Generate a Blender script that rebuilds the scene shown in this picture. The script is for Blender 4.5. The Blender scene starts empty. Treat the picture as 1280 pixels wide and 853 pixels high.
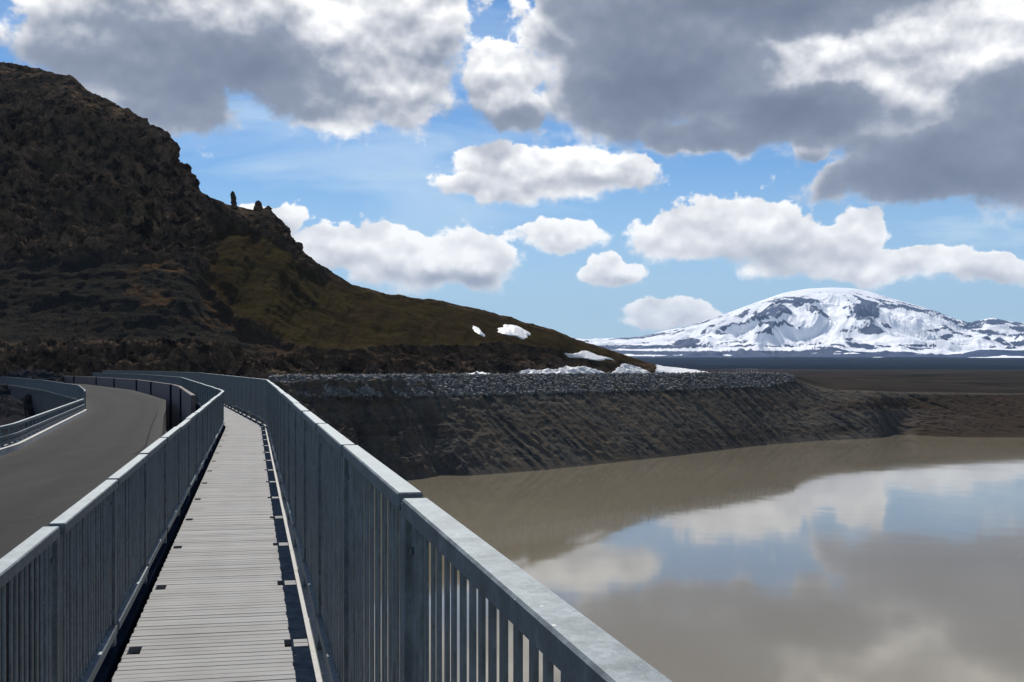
import bpy, bmesh, math, random
import numpy as np
from mathutils import Vector, Matrix

random.seed(7)
R = math.radians
F = 1500.0          # focal length in photograph pixels (1280 wide)
EYE = 1.75          # camera height above the walkway boards
HY = 460.0          # photograph row of the horizon
scene = bpy.context.scene
C = scene.collection

# ------------------------------------------------------------------ camera
cam_data = bpy.data.cameras.new('camera')
cam_data.sensor_width = 36.0
cam_data.lens = F / 1280 * 36.0
cam_data.shift_y = (HY - 426.5) / 1280
cam_data.clip_start = 0.05
cam_data.clip_end = 60000
cam = bpy.data.objects.new('camera', cam_data)
cam.location = (0, 0, EYE)
cam.rotation_euler = (R(90), 0, 0)
C.objects.link(cam)
scene.camera = cam

# ------------------------------------------------------------------ light
SUN_EL, SUN_AZ = 47.0, -12.0            # high and ahead of the camera, just right of the walkway's line
SUN_STRENGTH = 4.2
SKY_STRENGTH = 0.066
EXPOSURE = 0.30
sun_data = bpy.data.lights.new('sun', 'SUN')
sun_data.energy = SUN_STRENGTH
sun_data.angle = R(0.55)
sun_data.color = (1.0, 0.955, 0.89)
sun = bpy.data.objects.new('sun', sun_data)
ld = Vector((math.sin(R(SUN_AZ)) * math.cos(R(SUN_EL)), math.cos(R(SUN_AZ)) * math.cos(R(SUN_EL)), math.sin(R(SUN_EL))))
sun.rotation_euler = ld.to_track_quat('Z', 'Y').to_euler()
sun.location = (0, 100, 200)
C.objects.link(sun)
vs = scene.view_settings
vs.view_transform = 'Standard'
vs.look = 'None'
vs.exposure = EXPOSURE
vs.gamma = 1.0
vs.use_curve_mapping = False
scene.cycles.use_denoising = True
scene.cycles.max_bounces = 6
scene.cycles.volume_bounces = 0
scene.cycles.caustics_reflective = False
scene.cycles.caustics_refractive = False

# ------------------------------------------------------------------ node helper
class NT:
    def __init__(self, tree):
        self.t = tree
        tree.nodes.clear()
    def n(self, kind, **kw):
        nd = self.t.nodes.new(kind)
        for k, v in kw.items():
            if k.startswith('_'):
                continue
            setattr(nd, k, v)
        return nd
    def set(self, sock, v):
        if v is None:
            return
        if isinstance(v, bpy.types.NodeSocket):
            self.t.links.new(v, sock)
        else:
            if sock.type == 'RGBA' and len(v) == 3:
                v = (*v, 1)
            sock.default_value = v
    def m(self, op, a, b=None, c=None, clamp=False):
        nd = self.n('ShaderNodeMath', operation=op, use_clamp=clamp)
        for i, v in enumerate((a, b, c)):
            self.set(nd.inputs[i], v)
        return nd.outputs[0]
    def vm(self, op, a, b=None, c=None):
        nd = self.n('ShaderNodeVectorMath', operation=op)
        for i, v in enumerate((a, b, c)):
            self.set(nd.inputs[i], v)
        return nd.outputs['Value'] if op in ('DOT_PRODUCT', 'LENGTH', 'DISTANCE') else nd.outputs[0]
    def noise(self, vec, scale, detail=5, rough=0.55, dist=0.0, lac=2.0, out=0, dim='3D'):
        nd = self.n('ShaderNodeTexNoise', noise_dimensions=dim)
        self.set(nd.inputs['Vector'], vec)
        nd.inputs['Scale'].default_value = scale
        nd.inputs['Detail'].default_value = detail
        nd.inputs['Roughness'].default_value = rough
        nd.inputs['Lacunarity'].default_value = lac
        nd.inputs['Distortion'].default_value = dist
        return nd.outputs[out]
    def voro(self, vec, scale, feature='F1', out='Distance', detail=0.0, rough=0.5, smooth=1.0):
        nd = self.n('ShaderNodeTexVoronoi', feature=feature)
        self.set(nd.inputs['Vector'], vec)
        nd.inputs['Scale'].default_value = scale
        if 'Detail' in nd.inputs:
            nd.inputs['Detail'].default_value = detail
            nd.inputs['Roughness'].default_value = rough
        if feature == 'SMOOTH_F1':
            nd.inputs['Smoothness'].default_value = smooth
        return nd.outputs[out]
    def mr(self, v, a, b, c=0.0, d=1.0, smooth=False):
        nd = self.n('ShaderNodeMapRange', interpolation_type='SMOOTHSTEP' if smooth else 'LINEAR')
        for i, x in enumerate((v, a, b, c, d)):
            self.set(nd.inputs[i], x)
        return nd.outputs[0]
    def mix(self, f, a, b, mode='MIX'):
        nd = self.n('ShaderNodeMix', data_type='RGBA', blend_type=mode)
        self.set(nd.inputs['Factor'], f)
        self.set(nd.inputs['A'], a)
        self.set(nd.inputs['B'], b)
        return nd.outputs['Result']
    def attr(self, name, out='Color'):
        return self.n('ShaderNodeAttribute', attribute_name=name).outputs[out]
    def sep(self, v):
        nd = self.n('ShaderNodeSeparateXYZ')
        self.set(nd.inputs[0], v)
        return nd.outputs
    def comb(self, x, y, z):
        nd = self.n('ShaderNodeCombineXYZ')
        for i, v in enumerate((x, y, z)):
            self.set(nd.inputs[i], v)
        return nd.outputs[0]
    def bump(self, h, strength=0.5, dist=0.1, normal=None):
        nd = self.n('ShaderNodeBump')
        nd.inputs['Strength'].default_value = strength
        nd.inputs['Distance'].default_value = dist
        self.set(nd.inputs['Height'], h)
        self.set(nd.inputs['Normal'], normal)
        return nd.outputs[0]

# ------------------------------------------------------------------ world: physical sky with cumulus
world = bpy.data.worlds.new('World')
scene.world = world
world.use_nodes = True
w = NT(world.node_tree)
sky = w.n('ShaderNodeTexSky', sky_type='NISHITA')
sky.sun_disc = False
sky.sun_elevation = R(SUN_EL)
sky.sun_rotation = R(SUN_AZ)
sky.altitude = 300
sky.air_density = 1.0
sky.dust_density = 0.25
sky.ozone_density = 3.0
bg_sky = w.n('ShaderNodeBackground')
bg_sky.inputs['Strength'].default_value = SKY_STRENGTH
w.set(bg_sky.inputs['Color'], w.mix(1.0, sky.outputs[0], (0.58, 0.86, 1.12), 'MULTIPLY'))

tc = w.n('ShaderNodeTexCoord').outputs['Generated']
dv = w.vm('NORMALIZE', tc)
sx, sy, sz = w.sep(dv)
az = w.m('ARCTAN2', sx, sy)
el = w.m('ARCSINE', sz)
# cloud coordinates in hundredths of a radian
cu = w.m('MULTIPLY', az, 100.0)
cv = w.m('MULTIPLY', el, 100.0)
def ang(X, Y):
    x, z = (X - 640) / F, (HY - Y) / F
    return math.atan2(x, 1) * 100, math.asin(z / math.sqrt(1 + x * x + z * z)) * 100
# domain warp so that outlines billow
p0 = w.comb(cu, cv, 0.0)
warp1 = w.noise(p0, 0.20, 4, 0.55, out=1, dim='2D')
wv = w.vm('MULTIPLY', w.vm('SUBTRACT', warp1, (0.5, 0.5, 0.5)), (3.4, 2.8, 0.0))
p1 = w.vm('ADD', p0, wv)

# cumulus bodies: where each stands in the sky (photo survey x, y, half width, half height)
BODY = [
 (300, 20, 270, 105), (150, 55, 125, 85), (470, 55, 120, 95), (540, 0, 55, 55), (215, 125, 80, 48), (440, 125, 110, 45),
 (110, 20, 60, 40),
 (625, 98, 52, 46), (652, 140, 34, 28),
 (900, 50, 260, 115), (770, 115, 105, 72), (1010, 130, 130, 60), (1140, 50, 190, 90), (1260, 60, 90, 90), (880, 172, 90, 24),
 (1200, 170, 150, 75), (1150, 222, 135, 34), (1275, 195, 95, 68), (1005, 186, 24, 20), (720, 20, 50, 45),
 (690, 218, 120, 32), (622, 205, 52, 28), (790, 216, 40, 26), (600, 236, 62, 16),
 (520, 328, 110, 40), (590, 325, 56, 42), (410, 312, 58, 32), (470, 318, 55, 38), (350, 280, 34, 26), (320, 262, 22, 12),
 (700, 294, 62, 18), (770, 346, 48, 20), (765, 332, 22, 18),
 (850, 296, 62, 36), (910, 285, 80, 40), (970, 290, 66, 38), (1010, 312, 80, 34), (1075, 292, 30, 34), (1070, 332, 115, 24),
 (1150, 324, 75, 20), (1240, 334, 55, 22),
 (838, 396, 58, 18), (880, 402, 55, 12),
]
SHADE = [
 (255, 88, 190, 62, 1.0), (170, 45, 140, 60, .7), (390, 118, 90, 32, .6), (330, 10, 70, 30, .3),
 (820, 95, 140, 90, 1.35), (930, 5, 260, 42, 1.3), (990, 150, 160, 40, 1.2), (870, 165, 120, 30, 1.0),
 (1180, 210, 190, 52, 1.25), (1270, 150, 80, 70, 0.95), (1070, 190, 60, 36, 1.0), (700, 60, 60, 60, .7),
 (655, 150, 50, 26, .6), (715, 228, 80, 14, .4), (560, 350, 90, 14, .45), (1000, 322, 90, 14, .3), (780, 352, 40, 8, .3), (690, 302, 50, 10, .3),
]
def blob(p, X, Y, rx, ry):
    u, v = ang(X, Y)
    iu, iv = F / 100 / rx, F / 100 / ry
    q = w.vm('MULTIPLY_ADD', p, (iu, iv, 0), (-u * iu, -v * iv, 0))
    return w.m('SUBTRACT', 1.0, w.vm('DOT_PRODUCT', q, q))
E = None
num = den = None
for b in BODY:
    u, v = ang(b[0], b[1])
    iu, iv = F / 100 / b[2], F / 100 / b[3]
    q = w.vm('MULTIPLY_ADD', p1, (iu, iv, 0), (-u * iu, -v * iv, 0))
    g = w.m('SUBTRACT', 1.0, w.vm('DOT_PRODUCT', q, q))
    E = g if E is None else w.m('SMOOTH_MAX', E, g, 0.25)
    gp = w.m('MAXIMUM', w.m('ADD', g, 0.5), 0.0)
    gq = w.m('MULTIPLY', gp, w.vm('DOT_PRODUCT', q, (0, -1, 0)))
    num = gq if num is None else w.m('ADD', num, gq)
    den = gp if den is None else w.m('ADD', den, gp)
VB = w.m('DIVIDE', num, w.m('MAXIMUM', den, 0.05))       # -1 at a cloud's top, +1 at its base
# the rest of the sky carries the same broken cumulus
gen = w.noise(w.vm('MULTIPLY', dv, (1, 1, 2.2)), 4.2, 1, 0.5)
gen = w.mr(gen, 0.40, 0.64, -1.6, 0.9)
out_az = w.mr(w.m('ABSOLUTE', az), 0.42, 0.52, 0.0, 1.0, True)
out_el = w.mr(el, 0.31, 0.40, 0.0, 1.0, True)
outside = w.m('MAXIMUM', out_az, out_el)
low_cut = w.mr(el, 0.0, 0.06, -1.2, 0.0)
gen = w.m('ADD', gen, low_cut)
gen = w.mr(outside, 0, 1, -4.0, gen)
E = w.m('MAXIMUM', E, gen)
E = w.m('MAXIMUM', E, -2.0)
E = w.m('ADD', E, w.m('MULTIPLY', w.m('MAXIMUM', E, 0.0), 1.1))

def detail(vec):
    f = w.noise(vec, 0.34, 9, 0.60, 0.0, dim='2D')
    return f
nv = w.vm('MULTIPLY', p0, (1.0, 1.25, 0.0))
n0 = detail(nv)
# the same field a little way towards the sun, for light on the billows
ns = w.noise(nv, 0.34, 4, 0.5, dim='2D')
n1 = w.noise(w.vm('ADD', nv, (0.0, 1.1, 0.0)), 0.34, 2.5, 0.45, dim='2D')
D = w.m('ADD', E, w.m('MULTIPLY', w.m('SUBTRACT', n0, 0.455), 3.0))
soft = w.mr(VB, -0.4, 0.8, 0.0, 1.0)
alpha = w.mr(D, w.m('MULTIPLY', soft, -0.25), w.m('ADD', 0.42, w.m('MULTIPLY', soft, 0.75)), 0, 1, True)
relief = w.m('SUBTRACT', ns, n1)
S = None
for X, Y, rx, ry, k in SHADE:
    g = w.m('MULTIPLY', w.m('MAXIMUM', blob(p1, X, Y, rx * 1.2, ry * 1.2), 0.0), k)
    S = g if S is None else w.m('SMOOTH_MAX', S, g, 0.3)
S = w.m('ADD', S, w.m('MULTIPLY', w.mr(gen, 0.1, 0.9, 0, 1), 0.8))
S = w.m('MULTIPLY', S, 1.15)
thick = w.mr(D, 0.2, 1.6, 0.0, 1.0)
shade = w.m('MULTIPLY', S, w.m('ADD', w.m('MULTIPLY', thick, 0.5), 0.5))
shade = w.m('ADD', shade, w.m('MULTIPLY', w.mr(VB, -0.25, 0.75, 0, 1, True), w.mr(el, 0.10, 0.2, 0.17, 0.32)))
shade = w.m('SUBTRACT', shade, w.m('MULTIPLY', relief, w.mr(el, 0.10, 0.22, 0.55, 0.85)))
shade = w.m('ADD', shade, w.m('MULTIPLY', w.m('SUBTRACT', w.noise(nv, 0.11, 5, 0.52, dim='2D'), 0.5), w.mr(el, 0.12, 0.2, 0.45, 1.1)))
shade = w.m('MAXIMUM', w.m('ADD', shade, w.mr(el, 0.10, 0.20, -0.12, -0.05)), 0.0)
shade = w.m('SUBTRACT', 1.0, w.m('POWER', 2.718, w.m('MULTIPLY', shade, -1.15)))
ramp = w.n('ShaderNodeValToRGB')
cr = ramp.color_ramp
cr.elements[0].position = 0.0
cr.elements[0].color = (0.92, 0.92, 0.91, 1)
cr.elements[1].position = 1.0
cr.elements[1].color = (0.098, 0.122, 0.185, 1)
e = cr.elements.new(0.25); e.color = (0.62, 0.63, 0.66, 1)
e = cr.elements.new(0.55); e.color = (0.245, 0.278, 0.350, 1)
w.set(ramp.inputs[0], shade)
bg_cloud = w.n('ShaderNodeBackground')
bg_cloud.inputs['Strength'].default_value = 1.0
w.set(bg_cloud.inputs['Color'], ramp.outputs[0])
# thin high streaks of white low in the sky
cir = w.noise(w.vm('MULTIPLY', p0, (1.0, 5.0, 0.0)), 0.035, 6, 0.6, 0.5, dim='2D')
cir = w.m('MULTIPLY', w.mr(cir, 0.38, 0.75, 0, 1, True), w.mr(el, 0.32, 0.06, 0.20, 0.90))
cir = w.m('MULTIPLY', cir, w.mr(el, -0.02, 0.02, 0.0, 1.0))
veil = w.mr(el, 0.17, 0.0, 0.0, 0.78)
cir = w.m('MAXIMUM', cir, veil)
bg_cir = w.n('ShaderNodeBackground')
w.set(bg_cir.inputs['Color'], w.mix(w.mr(el, 0.0, 0.2), (0.40, 0.57, 0.72), (0.55, 0.68, 0.80)))
ms0 = w.n('ShaderNodeMixShader')
w.set(ms0.inputs[0], cir); w.set(ms0.inputs[1], bg_sky.outputs[0]); w.set(ms0.inputs[2], bg_cir.outputs[0])
ms = w.n('ShaderNodeMixShader')
w.set(ms.inputs[0], alpha); w.set(ms.inputs[1], ms0.outputs[0]); w.set(ms.inputs[2], bg_cloud.outputs[0])
wo = w.n('ShaderNodeOutputWorld')
w.set(wo.inputs['Surface'], ms.outputs[0])
world.cycles.sampling_method = 'MANUAL'
world.cycles.sample_map_resolution = 512

# ------------------------------------------------------------------ numpy noise
def _h(i, j, k, seed):
    with np.errstate(over='ignore'):
        n = (i.astype(np.uint32) * np.uint32(374761393) + j.astype(np.uint32) * np.uint32(668265263)
             + k.astype(np.uint32) * np.uint32(2246822519) + np.uint32(seed * 3266489917 & 0xffffffff))
        n = (n ^ (n >> np.uint32(13))) * np.uint32(1274126177)
        n = n ^ (n >> np.uint32(16))
    return n.astype(np.float32) * np.float32(1 / 4294967295.0)
def vnoise(P, seed=0):
    P = np.asarray(P, dtype=np.float32)
    I = np.floor(P)
    f = P - I
    I = I.astype(np.int64)
    f = f * f * f * (f * (f * 6 - 15) + 10)
    r = 0
    for dx in (0, 1):
        wx = f[..., 0] if dx else 1 - f[..., 0]
        for dy in (0, 1):
            wy = f[..., 1] if dy else 1 - f[..., 1]
            for dz in (0, 1):
                wz = f[..., 2] if dz else 1 - f[..., 2]
                r = r + wx * wy * wz * _h(I[..., 0] + dx, I[..., 1] + dy, I[..., 2] + dz, seed)
    return r
ROT = np.array([[0.0, 0.8, 0.6], [-0.8, 0.36, -0.48], [-0.6, -0.48, 0.64]], dtype=np.float32)
def fbm(P, octaves=5, gain=0.5, seed=0, ridged=False):
    P = np.asarray(P, dtype=np.float32)
    a, t, r = 1.0, 0.0, 0.0
    for o in range(octaves):
        n = vnoise(P, seed + o)
        if ridged:
            n = 1 - np.abs(2 * n - 1)
        r = r + a * n
        t += a
        a *= gain
        P = P @ ROT.T * 2.03 + 17.3
    return r / t
def cells(P, seed=0):
    """distance to the nearest feature point and a random value per cell"""
    P = np.asarray(P, dtype=np.float32)
    I = np.floor(P).astype(np.int64)
    best = np.full(P.shape[:-1], 9.0, np.float32)
    second = np.full(P.shape[:-1], 9.0, np.float32)
    val = np.zeros(P.shape[:-1], np.float32)
    for dx in (-1, 0, 1):
        for dy in (-1, 0, 1):
            for dz in (-1, 0, 1):
                a, b, c = I[..., 0] + dx, I[..., 1] + dy, I[..., 2] + dz
                d = ((a + _h(a, b, c, seed + 11) - P[..., 0]) ** 2 + (b + _h(a, b, c, seed + 23) - P[..., 1]) ** 2
                     + (c + _h(a, b, c, seed + 37) - P[..., 2]) ** 2)
                near = d < best
                second = np.where(near, best, np.minimum(second, d))
                val = np.where(near, _h(a, b, c, seed + 51), val)
                best = np.where(near, d, best)
    return np.sqrt(best), np.sqrt(second), val
def sstep(x, a, b):
    t = np.clip((x - a) / (b - a), 0, 1)
    return t * t * (3 - 2 * t)

# ------------------------------------------------------------------ object helpers
def link(o, parent=None):
    C.objects.link(o)
    if parent is not None:
        o.parent = parent
    return o
def mesh_obj(name, verts, faces, mat, parent=None, smooth=False, attrs=None):
    me = bpy.data.meshes.new(name)
    verts = np.asarray(verts, dtype=np.float32)
    faces = np.asarray(faces, dtype=np.int32)
    nv, nf = len(verts), len(faces)
    k = faces.shape[1]
    me.vertices.add(nv)
    me.vertices.foreach_set('co', verts.ravel())
    me.loops.add(nf * k)
    me.loops.foreach_set('vertex_index', faces.ravel())
    me.polygons.add(nf)
    me.polygons.foreach_set('loop_start', np.arange(0, nf * k, k, dtype=np.int32))
    me.polygons.foreach_set('loop_total', np.full(nf, k, dtype=np.int32))
    me.polygons.foreach_set('use_smooth', np.full(nf, smooth))
    me.update(calc_edges=True)
    for an, arr in (attrs or {}).items():
        at = me.attributes.new(an, 'FLOAT_COLOR', 'POINT')
        rgba = np.ones((nv, 4), dtype=np.float32)
        rgba[:, :arr.shape[1]] = arr
        at.data.foreach_set('color', rgba.ravel())
    if mat:
        me.materials.append(mat)
    return link(bpy.data.objects.new(name, me), parent)
def tag(o, label=None, cat=None, group=None, kind=None):
    if label: o['label'] = label
    if cat: o['category'] = cat
    if group: o['group'] = group
    if kind: o['kind'] = kind
    return o
def empty(name, loc=(0, 0, 0), parent=None, rz=0.0):
    o = bpy.data.objects.new(name, None)
    o.empty_display_size = 0.2
    o.location = loc
    o.rotation_euler = (0, 0, rz)
    return link(o, parent)
def box_data(x0, x1, y0, y1, z0, z1):
    v = [(x0, y0, z0), (x1, y0, z0), (x1, y1, z0), (x0, y1, z0), (x0, y0, z1), (x1, y0, z1), (x1, y1, z1), (x0, y1, z1)]
    f = [(0, 3, 2, 1), (4, 5, 6, 7), (0, 1, 5, 4), (1, 2, 6, 5), (2, 3, 7, 6), (3, 0, 4, 7)]
    return v, f
def boxes_mesh(name, boxes, mat, bevel=0.0):
    bm = bmesh.new()
    for b in boxes:
        v, f = box_data(*b)
        vs_ = [bm.verts.new(p) for p in v]
        for q in f:
            bm.faces.new([vs_[i] for i in q])
    if bevel:
        bmesh.ops.bevel(bm, geom=list(bm.edges), offset=bevel, segments=1, affect='EDGES')
    me = bpy.data.meshes.new(name)
    bm.to_mesh(me)
    bm.free()
    if mat:
        me.materials.append(mat)
    return me
def obj(name, me, parent=None, loc=(0, 0, 0), rz=0.0):
    o = bpy.data.objects.new(name, me)
    o.location = loc
    o.rotation_euler = (0, 0, rz)
    return link(o, parent)
def grid_faces(nr, nc):
    i = np.arange(nr * nc).reshape(nr, nc)
    return np.stack([i[:-1, :-1], i[:-1, 1:], i[1:, 1:], i[1:, :-1]], -1).reshape(-1, 4)
def grid_normals(P):
    du = np.gradient(P, axis=1)
    dv_ = np.gradient(P, axis=0)
    n = np.cross(du, dv_)
    n /= np.linalg.norm(n, axis=-1, keepdims=True) + 1e-9
    return n

# ------------------------------------------------------------------ materials
def material(name, build):
    m = bpy.data.materials.new(name)
    m.use_nodes = True
    t = NT(m.node_tree)
    b = t.n('ShaderNodeBsdfPrincipled')
    o = t.n('ShaderNodeOutputMaterial')
    t.t.links.new(b.outputs[0], o.inputs['Surface'])
    t.b = b
    t.pos = t.n('ShaderNodeNewGeometry').outputs['Position']
    t.obj = t.n('ShaderNodeTexCoord').outputs['Object']
    t.rnd = t.n('ShaderNodeObjectInfo').outputs['Random']
    build(t)
    return m
def S_(t, **kw):
    for k, v in kw.items():
        t.set(t.b.inputs[k.replace('_', ' ')], v)

def m_steel(t, base=(0.125, 0.148, 0.158), metal=0.6):
    n1 = t.noise(t.pos, 9, 5, 0.6)
    n2 = t.voro(t.pos, 60, out='Color')
    n3 = t.noise(t.vm('MULTIPLY', t.pos, (6, 6, 0.7)), 4, 4, 0.6)
    c = t.mix(t.mr(n1, 0.3, 0.7), tuple(x * 0.60 for x in base), tuple(x * 1.35 for x in base))
    c = t.mix(0.16, c, t.sep(n2)[0], 'SOFT_LIGHT')
    c = t.mix(t.mr(n3, 0.60, 0.80, 0, 0.40), c, tuple(x * 0.55 for x in base))
    c = t.mix(t.mr(t.noise(t.pos, 30, 2), 0.75, 0.78, 0, 0.4), c, (0.6, 0.61, 0.6))
    S_(t, Base_Color=c, Metallic=metal, Roughness=t.mr(n1, 0.3, 0.7, 0.5, 0.68),
       Normal=t.bump(t.noise(t.pos, 120, 3), 0.08, 0.01))
M_STEEL = material('galvanised_steel', m_steel)
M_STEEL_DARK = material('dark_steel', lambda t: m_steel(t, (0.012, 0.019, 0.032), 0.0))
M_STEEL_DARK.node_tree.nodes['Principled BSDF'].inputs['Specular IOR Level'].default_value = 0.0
M_FASCIA = material('weathered_fascia', lambda t: m_steel(t, (0.16, 0.165, 0.145), 0.1))

def m_board(t):
    g = t.noise(t.vm('MULTIPLY', t.obj, (2.2, 55, 55)), 1.6, 6, 0.65)
    g2 = t.noise(t.pos, 1.7, 5, 0.6)
    c = t.mix(t.mr(g, 0.3, 0.72), (0.195, 0.191, 0.184), (0.345, 0.340, 0.328))
    c = t.mix(t.mr(t.rnd, 0, 1, 0.0, 0.45), c, (0.19, 0.188, 0.182))
    c = t.mix(t.mr(g2, 0.45, 0.70, 0, 0.6), c, (0.165, 0.157, 0.146))
    c = t.mix(t.mr(t.noise(t.pos, 26, 2), 0.73, 0.77, 0, 0.7), c, (0.1, 0.09, 0.08))
    S_(t, Base_Color=c, Roughness=0.85, Normal=t.bump(g, 0.35, 0.004))
M_BOARD = material('grey_weathered_board', m_board)
def m_pale(t):
    c = t.mix(t.noise(t.pos, 14, 5, 0.65), (0.30, 0.285, 0.255), (0.50, 0.48, 0.44))
    c = t.mix(t.mr(t.noise(t.pos, 5, 5, 0.7), 0.58, 0.7, 0, 0.75), c, (0.13, 0.125, 0.105))
    S_(t, Base_Color=c, Roughness=0.8, Normal=t.bump(t.noise(t.pos, 40, 4), 0.3, 0.01))
M_PALE = material('pale_edge_timber', m_pale)

def m_asphalt(t):
    n = t.noise(t.pos, 90, 3, 0.7)
    b = t.noise(t.pos, 0.35, 5, 0.6)
    tr = t.noise(t.vm('MULTIPLY', t.pos, (1.2, 0.12, 1)), 1.2, 4, 0.55)
    c = t.mix(n, (0.017, 0.017, 0.016), (0.038, 0.037, 0.035))
    c = t.mix(t.mr(b, 0.35, 0.7, 0, 0.5), c, (0.027, 0.0265, 0.026))
    c = t.mix(t.mr(tr, 0.5, 0.72, 0, 0.4), c, (0.045, 0.044, 0.041))
    lat = t.sep(t.attr('mask'))[0]
    wl = t.m('ADD', lat, t.m('MULTIPLY', t.m('SUBTRACT', t.noise(t.pos, 0.25, 3), 0.5), 0.08))
    tw = t.m('ABSOLUTE', t.m('SUBTRACT', t.m('ABSOLUTE', t.m('SUBTRACT', wl, 0.5)), 0.21))
    c = t.mix(t.mr(tw, 0.10, 0.02, 0, 0.45, True), c, (0.020, 0.0195, 0.0185))
    edge = t.m('ABSOLUTE', t.m('SUBTRACT', wl, 0.5))
    grit = t.m('MULTIPLY', t.mr(edge, 0.36, 0.49, 0, 1, True), t.mr(t.noise(t.pos, 5.0, 5, 0.7), 0.40, 0.62))
    c = t.mix(t.m('MULTIPLY', grit, 0.6), c, (0.075, 0.070, 0.062))
    crk = t.voro(t.vm('ADD', t.pos, t.vm('MULTIPLY', t.noise(t.pos, 0.9, 4, out=1), (1.6, 1.6, 0))), 0.30, 'DISTANCE_TO_EDGE')
    c = t.mix(t.mr(crk, 0.010, 0.003, 0, 0.35), c, (0.010, 0.010, 0.010))
    S_(t, Base_Color=c, Roughness=0.9, Normal=t.bump(n, 0.5, 0.01))
    t.b.inputs['Specular IOR Level'].default_value = 0.08
M_ASPHALT = material('asphalt', m_asphalt)
M_TAR = material('tar_seam', lambda t: S_(t, Base_Color=t.mix(t.noise(t.pos, 8, 3), (0.012, 0.012, 0.012), (0.02, 0.02, 0.02)), Roughness=0.95, Specular_IOR_Level=0.05))
def m_conc(t, a=(0.23, 0.215, 0.20), b=(0.36, 0.34, 0.32)):
    n = t.noise(t.pos, 1.3, 7, 0.65)
    st = t.noise(t.vm('MULTIPLY', t.pos, (3, 3, 0.35)), 1.5, 5, 0.6)
    c = t.mix(n, a, b)
    c = t.mix(t.mr(st, 0.5, 0.75, 0, 0.55), c, tuple(x * 0.45 for x in a))
    S_(t, Base_Color=c, Roughness=0.88, Normal=t.bump(t.noise(t.pos, 18, 5), 0.3, 0.02))
M_CONC = material('grey_concrete', m_conc)
M_CONC_PINK = material('parapet_concrete', lambda t: m_conc(t, (0.12, 0.095, 0.088), (0.19, 0.155, 0.143)))
M_CONC_DARK = material('shaded_concrete', lambda t: m_conc(t, (0.045, 0.043, 0.040), (0.085, 0.08, 0.074)))  # concrete darkened in colour for the shade in the slot and outer side
M_KERB = material('pale_kerb_concrete', lambda t: m_conc(t, (0.40, 0.385, 0.35), (0.60, 0.58, 0.53)))

def m_hill(t):
    k = t.sep(t.attr('mask'))           # x grass, y grey talus, z reddish soil
    big = t.noise(t.pos, 0.06, 6, 0.6)
    mid = t.noise(t.pos, 0.35, 7, 0.65)
    fine = t.noise(t.pos, 2.2, 6, 0.65)
    wob = t.vm('ADD', t.pos, t.vm('MULTIPLY', t.noise(t.pos, 0.4, 3, out=1), (2.5, 2.5, 2.5)))
    blk = t.sep(t.voro(t.vm('MULTIPLY', wob, (1.0, 1.0, 0.75)), 0.42, out='Color'))[0]
    blk2 = t.sep(t.voro(wob, 1.3, out='Color'))[1]
    tone = t.m('ADD', t.m('MULTIPLY', t.mr(mid, 0.34, 0.66), 0.45), t.m('ADD', t.m('MULTIPLY', blk, 0.33), t.m('MULTIPLY', blk2, 0.22)))
    rock = t.mix(t.mr(tone, 0.25, 0.85), (0.013, 0.010, 0.008), (0.190, 0.128, 0.080))  # block tones spread wide, standing in for lit ledges and black recesses
    rock = t.mix(t.mr(big, 0.45, 0.65, 0, 0.42), rock, (0.048, 0.041, 0.035))
    rock = t.mix(t.mr(t.noise(t.pos, 0.13, 5, 0.6), 0.56, 0.72, 0, 0.45), rock, (0.072, 0.062, 0.026))
    grass = t.mix(t.mr(mid, 0.32, 0.70), (0.020, 0.0155, 0.0075), (0.050, 0.0385, 0.0165))
    grass = t.mix(t.mr(t.noise(t.vm('MULTIPLY', t.pos, (1, 1, 0.35)), 0.10, 6, 0.62), 0.44, 0.62, 0, 0.85), grass, (0.026, 0.018, 0.010))
    grass = t.mix(t.mr(fine, 0.45, 0.8, 0, 0.5), grass, (0.066, 0.052, 0.024))
    talus = t.mix(t.mr(fine, 0.3, 0.7), (0.014, 0.0128, 0.011), (0.040, 0.036, 0.029))
    talus = t.mix(t.mr(mid, 0.55, 0.72, 0, 0.6), talus, (0.042, 0.034, 0.022))
    red = t.mix(mid, (0.035, 0.022, 0.013), (0.10, 0.064, 0.037))
    c = t.mix(k[1], rock, talus)
    c = t.mix(k[2], c, red)
    c = t.mix(t.mr(t.noise(t.pos, 1.1, 3, 0.6), 0.70, 0.78, 0, 0.6), c, (0.11, 0.092, 0.068))
    c = t.mix(k[0], c, grass)
    h = t.m('ADD', t.m('MULTIPLY', mid, 1.0), t.m('MULTIPLY', fine, 0.35))
    S_(t, Base_Color=c, Roughness=0.95, Normal=t.bump(h, 0.9, 1.3))
    t.b.inputs['Specular IOR Level'].default_value = 0.0
M_HILL = material('volcanic_hillside', m_hill)

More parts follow.
